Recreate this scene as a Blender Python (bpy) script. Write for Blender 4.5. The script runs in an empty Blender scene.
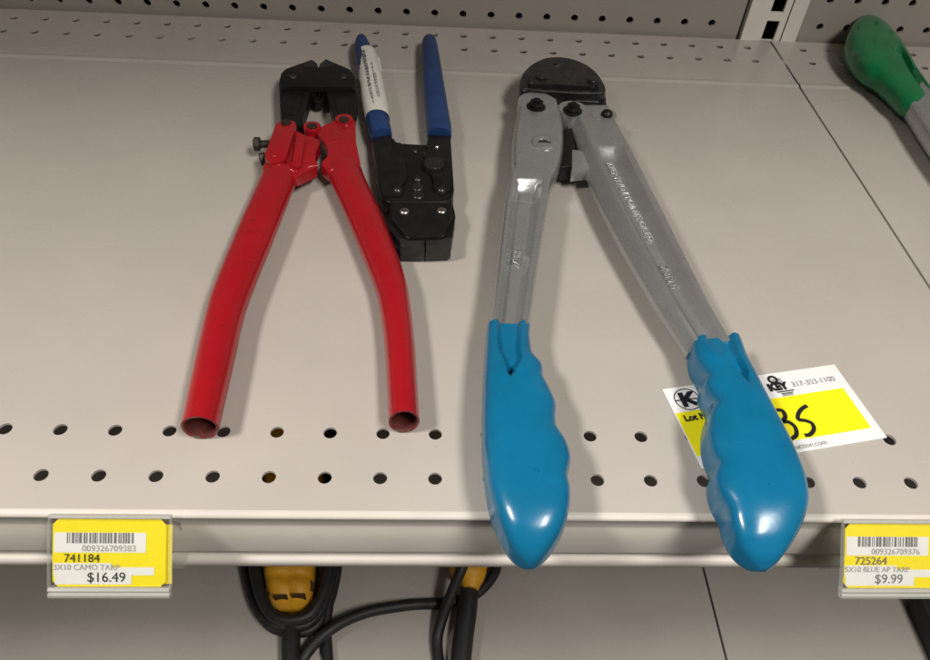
import bpy, bmesh, math, random
from mathutils import Vector, Matrix
random.seed(7)
S = bpy.context.scene
COL = S.collection
U = 0.0254                       # everything below is laid out in inches

# ------------------------------------------------------------------ camera
CAM = Vector((7.7452, -8.4639, 11.8724))
YAW, PITCH, ROLL, FPX = -0.078829, 0.759123, 0.077269, 752.72
ROT = (Matrix.Rotation(YAW, 3, 'Z') @ Matrix.Rotation(PITCH, 3, 'X') @ Matrix.Rotation(ROLL, 3, 'Z'))
cd = bpy.data.cameras.new('camera')
cd.sensor_width = 36.0
cd.lens = FPX / 930.0 * 36.0
cd.clip_start = 0.01
cd.clip_end = 100.0
cam = bpy.data.objects.new('camera', cd)
cam.matrix_world = Matrix.Translation(CAM * U) @ ROT.to_4x4()
COL.objects.link(cam)
S.camera = cam

# ------------------------------------------------------------------ light: the shop's own surroundings and its ceiling tubes
w = bpy.data.worlds.new('World')
S.world = w
w.use_nodes = True
w.node_tree.nodes['Background'].inputs[0].default_value = (1.0, 0.95, 0.88, 1)
w.node_tree.nodes['Background'].inputs[1].default_value = 0.085
S.view_settings.view_transform = 'Standard'
S.view_settings.look = 'None'
S.view_settings.gamma = 1.0
S.view_settings.exposure = 0.0


def ceiling_tube(x, y, z, lx, ly, watts, col=(1.0, 0.955, 0.89)):
    l = bpy.data.lights.new('ceiling_light', 'AREA')
    l.shape = 'RECTANGLE'
    l.size, l.size_y = lx * U, ly * U
    l.energy = watts
    l.color = col
    o = bpy.data.objects.new('ceiling_light', l)
    o.location = (x * U, y * U, z * U)
    COL.objects.link(o)
    return o


ceiling_tube(-48, -13, 74, 15, 32, 80)
ceiling_tube(37, -32, 60, 13, 36, 37)


def at(px, py, z):
    """the point of the level plane z that stands at this pixel of the photograph"""
    d = ROT @ Vector(((px - 465) / FPX, -(py - 330) / FPX, -1))
    return CAM + d * ((z - CAM.z) / d.z)


# ------------------------------------------------------------------ materials
def mat(name, col, rough=0.5, metal=0.0, var=0.08, vscale=60.0, bump=0.0, bscale=900.0,
        spots=None, sscale=120.0, sth=0.68, coat=0.0, spec=0.5, rvar=0.08, marks=False):
    m = bpy.data.materials.new(name)
    m.use_nodes = True
    nt = m.node_tree
    N, L = nt.nodes, nt.links
    b = N['Principled BSDF']
    b.inputs['Metallic'].default_value = metal
    b.inputs['Specular IOR Level'].default_value = spec
    b.inputs['Coat Weight'].default_value = coat
    b.inputs['Coat Roughness'].default_value = 0.15
    tc = N.new('ShaderNodeTexCoord')
    n1 = N.new('ShaderNodeTexNoise')
    n1.inputs['Scale'].default_value = vscale
    n1.inputs['Detail'].default_value = 6
    L.new(tc.outputs['Object'], n1.inputs['Vector'])
    mx = N.new('ShaderNodeMix')
    mx.data_type = 'RGBA'
    lo = [max(0, c * (1 - var)) for c in col]
    hi = [min(1, c * (1 + var)) for c in col]
    mx.inputs['A'].default_value = (*lo, 1)
    mx.inputs['B'].default_value = (*hi, 1)
    rp = N.new('ShaderNodeMapRange')
    rp.inputs['From Min'].default_value = 0.3
    rp.inputs['From Max'].default_value = 0.7
    L.new(n1.outputs['Fac'], rp.inputs['Value'])
    L.new(rp.outputs['Result'], mx.inputs['Factor'])
    out = mx.outputs['Result']
    if spots:
        n2 = N.new('ShaderNodeTexNoise')
        n2.inputs['Scale'].default_value = sscale
        n2.inputs['Detail'].default_value = 8
        n2.inputs['Roughness'].default_value = 0.65
        L.new(tc.outputs['Object'], n2.inputs['Vector'])
        r2 = N.new('ShaderNodeMapRange')
        r2.inputs['From Min'].default_value = sth
        r2.inputs['From Max'].default_value = sth + 0.04
        L.new(n2.outputs['Fac'], r2.inputs['Value'])
        m2 = N.new('ShaderNodeMix')
        m2.data_type = 'RGBA'
        m2.inputs['B'].default_value = (*spots, 1)
        L.new(r2.outputs['Result'], m2.inputs['Factor'])
        L.new(out, m2.inputs['A'])
        out = m2.outputs['Result']
    if marks:                                            # fine scratches and small dark specks of wear
        for mp_scale, rot, th, col2, amt in (((9, 420, 9), 0.35, 0.70, (0.58, 0.54, 0.49), 0.2), ((380, 10, 10), 0.9, 0.715, (0.36, 0.33, 0.295), 0.25), ((330, 330, 330), 0, 0.755, (0.12, 0.10, 0.085), 0.85)):
            mp = N.new('ShaderNodeMapping')
            mp.inputs['Scale'].default_value = mp_scale
            mp.inputs['Rotation'].default_value = (0, 0, rot)
            L.new(tc.outputs['Object'], mp.inputs['Vector'])
            n5 = N.new('ShaderNodeTexNoise')
            n5.inputs['Scale'].default_value = 1.0
            n5.inputs['Detail'].default_value = 3
            L.new(mp.outputs['Vector'], n5.inputs['Vector'])
            r5 = N.new('ShaderNodeMapRange')
            r5.inputs['From Min'].default_value = th
            r5.inputs['From Max'].default_value = th + 0.05
            r5.inputs['To Max'].default_value = amt
            L.new(n5.outputs['Fac'], r5.inputs['Value'])
            m5 = N.new('ShaderNodeMix')
            m5.data_type = 'RGBA'
            m5.inputs['B'].default_value = (*col2, 1)
            L.new(r5.outputs['Result'], m5.inputs['Factor'])
            L.new(out, m5.inputs['A'])
            out = m5.outputs['Result']
    L.new(out, b.inputs['Base Color'])
    r3 = N.new('ShaderNodeMapRange')
    r3.inputs['To Min'].default_value = max(0.02, rough - rvar)
    r3.inputs['To Max'].default_value = min(1, rough + rvar)
    n3 = N.new('ShaderNodeTexNoise')
    n3.inputs['Scale'].default_value = vscale * 2.3
    n3.inputs['Detail'].default_value = 5
    L.new(tc.outputs['Object'], n3.inputs['Vector'])
    L.new(n3.outputs['Fac'], r3.inputs['Value'])
    L.new(r3.outputs['Result'], b.inputs['Roughness'])
    if bump:
        n4 = N.new('ShaderNodeTexNoise')
        n4.inputs['Scale'].default_value = bscale
        n4.inputs['Detail'].default_value = 3
        L.new(tc.outputs['Object'], n4.inputs['Vector'])
        bp = N.new('ShaderNodeBump')
        bp.inputs['Strength'].default_value = bump
        bp.inputs['Distance'].default_value = 0.001
        L.new(n4.outputs['Fac'], bp.inputs['Height'])
        L.new(bp.outputs['Normal'], b.inputs['Normal'])
    return m


M = {}
M['shelf'] = mat('shelf_paint', (0.435, 0.400, 0.362), 0.28, var=0.04, vscale=14, bump=0.05, bscale=1500,
                 rvar=0.05, marks=True)
M['rail'] = mat('rail_paint', (0.56, 0.52, 0.47), 0.5, var=0.05, vscale=30, bump=0.05, bscale=1500,
                spots=(0.36, 0.325, 0.285), sscale=140, sth=0.72)
M['peg'] = mat('pegboard_paint', (0.34, 0.308, 0.27), 0.5, var=0.04, vscale=20, bump=0.06, bscale=1500)
M['post'] = mat('upright_paint', (0.76, 0.72, 0.66), 0.38, var=0.03, vscale=20)
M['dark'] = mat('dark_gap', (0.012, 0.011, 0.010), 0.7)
M['red'] = mat('red_paint', (0.34, 0.006, 0.012), 0.25, var=0.05, vscale=40, bump=0.03, bscale=500,
               spots=(0.09, 0.015, 0.010), sscale=230, sth=0.635, coat=0.3)
M['rim'] = mat('rubbed_red_rim', (0.16, 0.020, 0.018), 0.4, metal=0.3, var=0.4, vscale=250, spots=(0.12, 0.09, 0.07), sscale=300, sth=0.55)
M['redin'] = mat('bare_tube_inside', (0.10, 0.018, 0.014), 0.7, var=0.3, vscale=200)
M['black'] = mat('black_oxide_steel', (0.007, 0.007, 0.0065), 0.42, spec=0.35, metal=0.0, var=0.3, vscale=120, bump=0.12, bscale=900,
                 spots=(0.02, 0.019, 0.018), sscale=260, sth=0.68)
M['gloss'] = mat('oiled_black_forging', (0.014, 0.014, 0.014), 0.27, spec=0.6, var=0.3, vscale=120, bump=0.03, bscale=700,
                 spots=(0.022, 0.021, 0.02), sscale=220, sth=0.66)
M['jaw'] = mat('worn_jaw_steel', (0.035, 0.033, 0.031), 0.45, metal=0.4, var=0.25, vscale=160, bump=0.1)
M['steel'] = mat('bright_steel', (0.55, 0.52, 0.47), 0.28, metal=1.0, var=0.15, vscale=200)
M['oldbolt'] = mat('oily_bolt_steel', (0.045, 0.036, 0.028), 0.42, metal=0.5, var=0.4, vscale=300)
M['silver'] = mat('silver_painted_casting', (0.43, 0.44, 0.44), 0.28, metal=0.68, var=0.05, vscale=90, bump=0.07, bscale=1300)
M['castlight'] = mat('casting_highlight', (0.62, 0.62, 0.61), 0.3, metal=0.6, var=0.05, vscale=200)  # paler silver: glint on the raised letters and frame put into the colour
M['bluegrip'] = mat('blue_dipped_vinyl', (0.003, 0.138, 0.275), 0.25, var=0.10, vscale=45, bump=0.04, bscale=350,
                    spots=(0.006, 0.075, 0.15), sscale=170, sth=0.66, coat=0.2)
M['navy'] = mat('navy_dipped_vinyl', (0.014, 0.042, 0.145), 0.42, var=0.15, vscale=70, bump=0.08, bscale=500,
                spots=(0.06, 0.08, 0.16), sscale=130, sth=0.68)
M['green'] = mat('green_dipped_vinyl', (0.002, 0.165, 0.052), 0.22, var=0.12, vscale=45, bump=0.04, bscale=350, coat=0.2)
M['paper'] = mat('white_paper', (0.78, 0.78, 0.78), 0.6, var=0.02, vscale=60)
M['cardyellow'] = mat('yellow_card_print', (0.86, 0.78, 0.004), 0.55, var=0.03)
M['tagyellow'] = mat('yellow_tag_print', (0.88, 0.74, 0.012), 0.5, var=0.03)
M['ink'] = mat('black_ink', (0.012, 0.012, 0.014), 0.5)
M['greyink'] = mat('grey_ink', (0.17, 0.17, 0.17), 0.6, var=0.2, vscale=800)
M['softink'] = mat('pale_ink', (0.36, 0.35, 0.35), 0.6, var=0.25, vscale=600)
M['yellow'] = mat('yellow_moulded_rubber', (0.74, 0.36, 0.015), 0.5, var=0.12, vscale=60, bump=0.08)
M['cable'] = mat('black_cable_jacket', (0.014, 0.014, 0.013), 0.55, var=0.3, vscale=150)
M['slot'] = mat('dark_yellow_brown', (0.07, 0.035, 0.006), 0.7)  # dark yellow-brown fill of the plug slots
M['case'] = mat('dark_plastic', (0.02, 0.02, 0.019), 0.6, var=0.2)
M['label'] = mat('wrapped_label_paper', (0.66, 0.64, 0.59), 0.55, var=0.05, vscale=90)

mc = bpy.data.materials.new('clear_plastic')
mc.use_nodes = True
_t = mc.node_tree
_t.nodes.clear()
_o = _t.nodes.new('ShaderNodeOutputMaterial')
_m = _t.nodes.new('ShaderNodeMixShader')
_tr = _t.nodes.new('ShaderNodeBsdfTransparent')
_tr.inputs[0].default_value = (0.985, 0.985, 0.975, 1)
_gl = _t.nodes.new('ShaderNodeBsdfGlossy')
_gl.inputs['Color'].default_value = (0.9, 0.9, 0.86, 1)
_gl.inputs['Roughness'].default_value = 0.14
_lw = _t.nodes.new('ShaderNodeLayerWeight')
_lw.inputs['Blend'].default_value = 0.28
_mr = _t.nodes.new('ShaderNodeMapRange')
_mr.inputs['To Min'].default_value = 0.035
_mr.inputs['To Max'].default_value = 0.5
_t.links.new(_lw.outputs['Facing'], _mr.inputs['Value'])
_t.links.new(_mr.outputs['Result'], _m.inputs['Fac'])
_t.links.new(_tr.outputs[0], _m.inputs[1])
_t.links.new(_gl.outputs[0], _m.inputs[2])
_t.links.new(_m.outputs[0], _o.inputs['Surface'])
M['clear'] = mc
def frosted(name, amount, col):
    m = bpy.data.materials.new(name)
    m.use_nodes = True
    t = m.node_tree
    bs = t.nodes['Principled BSDF']
    bs.inputs['Base Color'].default_value = (*col, 1)
    bs.inputs['Roughness'].default_value = 0.18
    n = t.nodes.new('ShaderNodeTexNoise')
    n.inputs['Scale'].default_value = 220
    r = t.nodes.new('ShaderNodeMapRange')
    r.inputs['To Min'].default_value = amount * 0.75
    r.inputs['To Max'].default_value = min(1, amount * 1.25)
    t.links.new(n.outputs['Fac'], r.inputs['Value'])
    t.links.new(r.outputs['Result'], bs.inputs['Alpha'])
    return m


M['frost'] = frosted('scuffed_clear_plastic', 0.55, (0.50, 0.50, 0.46))
M['frostthin'] = frosted('thin_clear_plastic', 0.20, (0.55, 0.55, 0.48))
M['lipplastic'] = mat('frosted_plastic_edge', (0.50, 0.49, 0.43), 0.25, var=0.06, vscale=90, coat=0.3)


# ------------------------------------------------------------------ mesh helpers (inches in, metres out)
def link(name, bm, m, parent=None, smooth=35, loc=None):
    bmesh.ops.remove_doubles(bm, verts=bm.verts, dist=1e-5)
    bmesh.ops.recalc_face_normals(bm, faces=bm.faces)
    org = Vector(loc) if loc is not None else Vector((0, 0, 0))
    for v in bm.verts:
        v.co = (v.co - org) * U
    me = bpy.data.meshes.new(name)
    bm.to_mesh(me)
    bm.free()
    if smooth:
        for p in me.polygons:
            p.use_smooth = True
        me.set_sharp_from_angle(angle=math.radians(smooth))
    me.materials.append(m)
    o = bpy.data.objects.new(name, me)
    o.location = org * U
    COL.objects.link(o)
    if parent:
        o.parent = parent
        o.matrix_parent_inverse = Matrix.Translation(-world_loc(parent))
    return o


def world_loc(o):
    v = Vector(o.location)
    if o.parent:
        v = o.matrix_parent_inverse @ v
        v = v + world_loc(o.parent)
    return v


def thing(name, label, cat, loc=(0, 0, 0), group=None):
    o = bpy.data.objects.new(name, None)
    o.empty_display_size = 0.02
    o.location = Vector(loc) * U
    COL.objects.link(o)
    return tag(o, label, cat, group)


def tag(o, label, cat, group=None):
    o['label'] = label
    o['category'] = cat
    if group:
        o['group'] = group
    return o


def prism(bm, pts, z0, z1, bev=0.0, seg=2):
    """outline (x, y) in inches raised from z0 to z1"""
    vb = [bm.verts.new((p[0], p[1], z0)) for p in pts]
    vt = [bm.verts.new((p[0], p[1], z1)) for p in pts]
    n = len(pts)
    fs = [bm.faces.new(vb[::-1]), bm.faces.new(vt)]
    for i in range(n):
        fs.append(bm.faces.new((vb[i], vb[(i + 1) % n], vt[(i + 1) % n], vt[i])))
    if bev:
        es = set()
        for f in fs[:2]:
            es.update(f.edges)
        bmesh.ops.bevel(bm, geom=list(es), offset=bev, segments=seg, affect='EDGES', profile=0.5, clamp_overlap=True)


def pp(pxs, z):
    return [at(x, y, z) for x, y in pxs]


def rounded(pts, r, k=5):
    """round the corners of an outline of Vectors"""
    out = []
    n = len(pts)
    for i in range(n):
        a, b, c = [Vector((q[0], q[1])) for q in (pts[i - 1], pts[i], pts[(i + 1) % n])]
        d1, d2 = a - b, c - b
        rr = min(r, d1.length * 0.45, d2.length * 0.45)
        p1, p2 = b + d1.normalized() * rr, b + d2.normalized() * rr
        for j in range(k + 1):
            t = j / k
            q = p1 * (1 - t) ** 2 + b * 2 * t * (1 - t) + p2 * t * t
            out.append((q.x, q.y))
    return out


def box(bm, x0, x1, y0, y1, z0, z1, bev=0.0):
    prism(bm, [(x0, y0), (x1, y0), (x1, y1), (x0, y1)], z0, z1, bev)


def cyl(bm, c, r, z0, z1, n=28, bev=0.0, rot=0.0):
    prism(bm, [(c[0] + r * math.cos(2 * math.pi * i / n + rot), c[1] + r * math.sin(2 * math.pi * i / n + rot)) for i in range(n)],
          z0, z1, bev)


def dome(bm, c, r, z0, h, n=24, k=6):
    """a rounded rivet head"""
    rings = []
    for j in range(k):
        a = math.pi / 2 * j / k
        rings.append([bm.verts.new((c[0] + r * math.cos(a) * math.cos(2 * math.pi * i / n),
                                    c[1] + r * math.cos(a) * math.sin(2 * math.pi * i / n), z0 + h * math.sin(a))) for i in range(n)])
    top = bm.verts.new((c[0], c[1], z0 + h))
    for j in range(k - 1):
        for i in range(n):
            bm.faces.new((rings[j][i], rings[j][(i + 1) % n], rings[j + 1][(i + 1) % n], rings[j + 1][i]))
    for i in range(n):
        bm.faces.new((rings[-1][i], rings[-1][(i + 1) % n], top))
    bm.faces.new(rings[0][::-1])


def ring(bm, c, r, t, z, h, n=36, k=10):
    """a raised ring (torus) on a level face"""
    V = []
    for i in range(n):
        a = 2 * math.pi * i / n
        V.append([bm.verts.new((c[0] + (r + t * math.cos(b)) * math.cos(a), c[1] + (r + t * math.cos(b)) * math.sin(a),
                                z + h * math.sin(b))) for b in [2 * math.pi * j / k for j in range(k)]])
    for i in range(n):
        for j in range(k):
            bm.faces.new((V[i][j], V[(i + 1) % n][j], V[(i + 1) % n][(j + 1) % k], V[i][(j + 1) % k]))


def catmull(seq, sub):
    """smooth a list of equal-length number tuples"""
    out = []
    n = len(seq)
    for i in range(n - 1):
        p0, p1, p2, p3 = seq[max(0, i - 1)], seq[i], seq[i + 1], seq[min(n - 1, i + 2)]
        for j in range(sub):
            t = j / sub
            out.append(tuple(0.5 * (2 * b + (c - a) * t + (2 * a - 5 * b + 4 * c - d) * t * t + (3 * b - a - 3 * c + d) * t ** 3)
                             for a, b, c, d in zip(p0, p1, p2, p3)))
    out.append(tuple(seq[-1]))
    return out


def loft(bm, secs, cap0=True, cap1=True, closed=True):
    V = [[bm.verts.new(p) for p in s] for s in secs]
    n = len(V[0])
    for a, b in zip(V, V[1:]):
        for i in range(n if closed else n - 1):
            bm.faces.new((a[i], a[(i + 1) % n], b[(i + 1) % n], b[i]))
    if cap0:
        bm.faces.new(V[0][::-1])
    if cap1:
        bm.faces.new(V[-1])
    return V


def pad(bm, st, zref, sub=6, n=40, e=0.8, ev=0.8, carve=None, cap0=True, cap1=True, grow=0.0):
    """soft bar: stations (left px x, y, right px x, y, z centre, half height); edges read on the level zref"""
    rows = catmull([tuple(map(float, s)) for s in st], sub)
    secs = []
    m = len(rows)
    for k, (lx, ly, rx, ry, zc, hh) in enumerate(rows):
        a, b = at(lx, ly, zref), at(rx, ry, zref)
        c = (a + b) / 2
        h = (b - a) / 2
        h = h * (1 + grow)
        hh = max(hh, 0.004) * (1 + grow)
        s = []
        for i in range(n):
            t = 2 * math.pi * i / n
            u = math.copysign(abs(math.cos(t)) ** e, math.cos(t))
            v = math.copysign(abs(math.sin(t)) ** ev, math.sin(t))
            z = zc + hh * v
            if carve and v > 0:
                z -= carve(k / (m - 1), u)
            s.append((c.x + h.x * u, c.y + h.y * u, z))
        secs.append(s)
    loft(bm, secs, cap0, cap1)
    return secs


def tube(bm, pts, r, n=14, caps=True, sub=8, flat=1.0):
    """round bar through 3D points; r is a number or one radius per point"""
    rr = [r] * len(pts) if not isinstance(r, (list, tuple)) else r
    rows = catmull([(*p, q) for p, q in zip(pts, rr)], sub)
    secs = []
    for i, row in enumerate(rows):
        p = Vector(row[:3])
        a = Vector(rows[max(0, i - 1)][:3])
        b = Vector(rows[min(len(rows) - 1, i + 1)][:3])
        d = (b - a).normalized()
        sx = d.cross(Vector((0, 0, 1)))
        if sx.length < 1e-3:
            sx = Vector((1, 0, 0))
        sx.normalize()
        up = sx.cross(d).normalized()
        secs.append([tuple(p + sx * row[3] * math.cos(2 * math.pi * j / n) + up * row[3] * flat * math.sin(2 * math.pi * j / n)) for j in range(n)])
    loft(bm, secs, caps, caps)


def text(body, size, org, u, v, m, parent, name='lettering', ext=0.004, align='LEFT', bold=0.0, sx=1.0, shear=0.0):
    """writing as a thin mesh on the plane org + u, v (inches)"""
    cu = bpy.data.curves.new('t', 'FONT')
    cu.body = body
    cu.size = size
    cu.extrude = ext
    cu.offset = bold
    cu.align_x = align
    cu.shear = shear
    cu.resolution_u = 4
    t = bpy.data.objects.new('t', cu)
    COL.objects.link(t)
    bpy.context.view_layer.update()
    me = bpy.data.meshes.new_from_object(t.evaluated_get(bpy.context.evaluated_depsgraph_get()))
    bpy.data.objects.remove(t)
    bpy.data.curves.remove(cu)
    bm = bmesh.new()
    bm.from_mesh(me)
    bpy.data.meshes.remove(me)
    u, v = Vector(u).normalized(), Vector(v).normalized()
    nn = u.cross(v)
    for q in bm.verts:
        q.co = Vector(org) + u * (q.co.x * sx) + v * q.co.y + nn * q.co.z
    return link(name, bm, m, parent, smooth=0)


def strokes(bm, org, u, v, lines, wd, h):
    """flat pen strokes: polylines in (a, b) on the plane, each a ribbon of width wd raised by h"""
    u, v = Vector(u).normalized(), Vector(v).normalized()
    nn = u.cross(v)
    for ln in lines:
        P = catmull([tuple(map(float, q)) for q in ln], 6) if len(ln) > 2 else [tuple(map(float, q)) for q in ln]
        L, R = [], []
        for i, q in enumerate(P):
            a, b = P[max(0, i - 1)], P[min(len(P) - 1, i + 1)]
            d = Vector((b[0] - a[0], b[1] - a[1]))
            d = d.normalized() if d.length else Vector((1, 0))
            s = Vector((-d.y, d.x)) * wd / 2
            L.append((q[0] + s.x, q[1] + s.y))
            R.append((q[0] - s.x, q[1] - s.y))
        outl = lambda z: [[bm.verts.new(Vector(org) + u * q[0] + v * q[1] + nn * z) for q in X] for X in (L, R)]
        l1, r1 = outl(h)
        for i in range(len(P) - 1):
            bm.faces.new((r1[i], r1[i + 1], l1[i + 1], l1[i]))


def patch(bm, org, u, v, rects, h):
    """flat printed rectangles (a0, a1, b0, b1) on the plane"""
    u, v = Vector(u).normalized(), Vector(v).normalized()
    nn = u.cross(v)
    for a0, a1, b0, b1 in rects:
        bm.faces.new([bm.verts.new(Vector(org) + u * a + v * b + nn * h) for a, b in ((a0, b0), (a1, b0), (a1, b1), (a0, b1))])


def hole_sheet(bm, x0, x1, y0, y1, rows, r, fz, depth=0.07, n=20, breaks=(), slot=None):
    """a sheet with rows of punched holes (row: y, x of a hole, pitch, list of holes left out); fz(y) is its height"""
    ys = [(y0, None)]
    bands = []
    cur = y0
    for row in sorted(rows):
        a, b = row[0] - r * 1.7, row[0] + r * 1.7
        bands.append((cur, a, None))
        bands.append((a, b, row))
        cur = b
    bands.append((cur, y1, None))
    for a, b, row in bands:
        if row is None:
            cuts = [a] + [q for q in breaks if a < q < b] + [b]
            for c, d in zip(cuts, cuts[1:]):
                bm.faces.new([bm.verts.new((x, y, fz(y))) for x, y in ((x0, c), (x1, c), (x1, d), (x0, d))])
            continue
        y, xo, pit, skip = row
        k0 = math.ceil((x0 - xo) / pit + 0.32)
        k1 = math.floor((x1 - xo) / pit - 0.32)
        cx = x0
        for k in range(k0, k1 + 1):
            x = xo + k * pit
            hx = r * 1.7
            if any(abs(x - q) < pit * 0.4 for q in skip):
                continue
            l, rr = x - hx, x + hx
            bm.faces.new([bm.verts.new((p, q, fz(q))) for p, q in ((cx, a), (l, a), (l, b), (cx, b))])
            cx = rr
            inn, low, outv = [], [], []
            for i in range(n):
                t = 2 * math.pi * (i + 0.5) / n
                c, s = math.cos(t), math.sin(t)
                mm = max(abs(c), abs(s))
                inn.append(bm.verts.new((x + r * c, y + r * s, fz(y))))
                low.append(bm.verts.new((x + r * c, y + r * s, fz(y) - depth)))
                outv.append(bm.verts.new((x + hx * c / mm, y + hx * s / mm, fz(y + hx * s / mm))))
            cor = {}
            for i in range(n):
                j = (i + 1) % n
                ti, tj = 2 * math.pi * (i + 0.5) / n, 2 * math.pi * (i + 1.5) / n
                vs = [inn[i], outv[i]]
                for cdeg in (45, 135, 225, 315):
                    ca = math.radians(cdeg)
                    if ti < ca - 1e-6 < tj - 2e-6 and abs(ti - ca) > 1e-6:
                        vs.append(bm.verts.new((x + hx * math.copysign(1, math.cos(ca)), y + hx * math.copysign(1, math.sin(ca)),
                                                fz(y + hx * math.copysign(1, math.sin(ca))))))
                vs += [outv[j], inn[j]]
                bm.faces.new(vs)
                bm.faces.new((inn[i], inn[j], low[j], low[i]))
        bm.faces.new([bm.verts.new((p, q, fz(q))) for p, q in ((cx, a), (x1, a), (x1, b), (cx, b))])


# ------------------------------------------------------------------ the shelving
def deck_z(y):
    k = ((14.0, 0.0), (14.13, 0.04), (14.30, 0.02), (99, 0.02))
    if y <= 14.0:
        return 0.0
    for (a, za), (b, zb) in zip(k, k[1:]):
        if y <= b:
            return za + (zb - za) * (y - a) / (b - a)


LIP = [(-1.66, 0.0), (-1.72, -0.005), (-1.77, -0.03), (-1.79, -0.07), (-1.775, -0.11), (-1.72, -0.14), (-1.695, -0.18), (-1.69, -0.26),
       (-1.695, -0.45), (-1.70, -0.48), (-1.725, -0.52), (-1.765, -0.85), (-1.81, -1.20), (-1.80, -1.29), (-1.72, -1.36), (-1.715, -1.44), (-1.74, -1.47), (-1.82, -1.48),
       (-1.86, -1.53), (-1.875, -1.58), (-1.87, -1.70), (-1.83, -1.755), (-1.76, -1.77), (-1.30, -1.77)]


def shelf_bay(x0, x1, zoff, label, holes=True, back=0.0):
    t = thing('store_shelf', label, 'shelf', (x0, 0, zoff), 'bays of the steel shelving')
    bm = bmesh.new()
    brk = [14.0, 14.13, 14.30]
    rows = [(0.0, 0.0, 1.0, ()), (-0.989, 0.0, 1.0, ()), (16.675, -0.11, 1.0, (19.89,)), (15.71, -0.105, 1.0, ())] if holes else []
    hole_sheet(bm, x0, x1, -1.66 + back, 17.3, rows, 0.128, lambda y: deck_z(y) + zoff, depth=0.055, breaks=brk)
    # turned-down side flanges
    for x in (x0, x1):
        bm.faces.new([bm.verts.new(q) for q in ((x, -1.58 + back, zoff), (x, 13.95, zoff), (x, 13.95, zoff - 1.3), (x, -1.58 + back, zoff - 1.3))])
    bm.faces.new([bm.verts.new(q) for q in ((x0, 17.3, zoff + .02), (x1, 17.3, zoff + .02), (x1, 17.3, zoff - 1.3), (x0, 17.3, zoff - 1.3))])
    link('deck', bm, M['shelf'], t, smooth=0)
    bm = bmesh.new()
    loft(bm, [[(x, y + back, z + zoff) for y, z in LIP] for x in (x0, x1)], False, False, closed=False)
    link('price_rail', bm, M['rail'], t, smooth=50)
    return t


SEAM = 19.895
shelf_bay(-28.0, SEAM - 0.035, 0, 'perforated beige steel shelf with the red cutter and the blue handled cutter on it')
shelf_bay(SEAM + 0.035, 43.0, 0, 'perforated beige steel shelf right of the seam under the green handle')
shelf_bay(-28.0, SEAM - 0.05, -18, 'shaded beige lower shelf with the black cables on it', False)
shelf_bay(SEAM + 0.05, 43.0, -18, 'shaded beige lower shelf right of the seam, below the right price tag', False)
shelf_bay(-28.0, SEAM - 0.05, 30, 'beige steel shelf above the red cutter, out of the picture', False)
shelf_bay(SEAM + 0.05, 43.0, 30, 'beige steel shelf above the green handle, out of the picture', False)


def pegboard(x0, x1, label, z0=-18.0):
    bm = bmesh.new()
    rows = [(0.40 + 0.945 * k, 0.055, 0.9795, ()) for k in range(-1, 16)]
    hole_sheet(bm, x0, x1, z0, 30.0, rows, 0.125, lambda y: 0.0, depth=0.12, n=16)
    for v in bm.verts:                                   # stand the sheet up, front towards the aisle
        x, z, d = v.co
        v.co = (x, 17.5 - d, z + 0.0072 * (x - 7))
    o = link('pegboard_panel', bm, M['peg'], smooth=0)
    return tag(o, label, 'pegboard', 'pegboard back panels')


pegboard(-28.0, 18.72, 'grey pegboard back panel behind the red cutter, left of the slotted upright')
pegboard(20.80, 43.0, 'grey pegboard back panel behind the green handle, right of the slotted upright')
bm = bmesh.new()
box(bm, -28, 43, 18.6, 18.7, -19, 30)  # near-black sheet added so the pegboard holes read dark
tag(link('hole_dark_sheet', bm, M['dark'], smooth=0), 'near-black sheet added behind the pegboard to make its holes dark', 'backing')

up = thing('slotted_upright', 'cream slotted steel upright between the two pegboard panels', 'upright', (19.8, 17.3, -18))
bm = bmesh.new()
W0, W1, YF = 19.36, 20.24, 17.33


def quadxz(bm, x0, x1, z0, z1, y0, y1=None):
    y1 = y0 if y1 is None else y1
    bm.faces.new([bm.verts.new(q) for q in ((x0, y0, z0), (x1, y1, z0), (x1, y1, z1), (x0, y0, z1))])


sl, sr = 19.56, 20.02
quadxz(bm, W0, sl, -18, 30, YF)
quadxz(bm, sr, W1, -18, 30, YF)
zs = -18.0
for k in range(46):
    zb = -17.0 + k * 1.0 + 0.02
    quadxz(bm, sl, sr, zs, zb, YF)
    zs = zb + 0.70
    for a, b in (((sl, zb), (sr, zb)), ((sr, zb), (sr, zs)), ((sr, zs), (sl, zs)), ((sl, zs), (sl, zb))):
        bm.faces.new([bm.verts.new(q) for q in ((a[0], YF, a[1]), (b[0], YF, b[1]), (b[0], YF + 0.1, b[1]), (a[0], YF + 0.1, a[1]))])
quadxz(bm, sl, sr, zs, 30, YF)
link('slotted_web', bm, M['post'], up, smooth=0)
for a, b in ((18.80, 19.34), (20.27, 20.79)):
    bm = bmesh.new()
    box(bm, a, b, 17.28, 17.9, -18, 30, 0.05)
    link('flange', bm, M['post'], up)

# ------------------------------------------------------------------ red cutter
rc = thing('bolt_cutter', 'red handled cutter with bare tube ends and black jaws, left of the blue grips', 'bolt cutter', at(312, 250, 0))
ZT = 0.40


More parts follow.
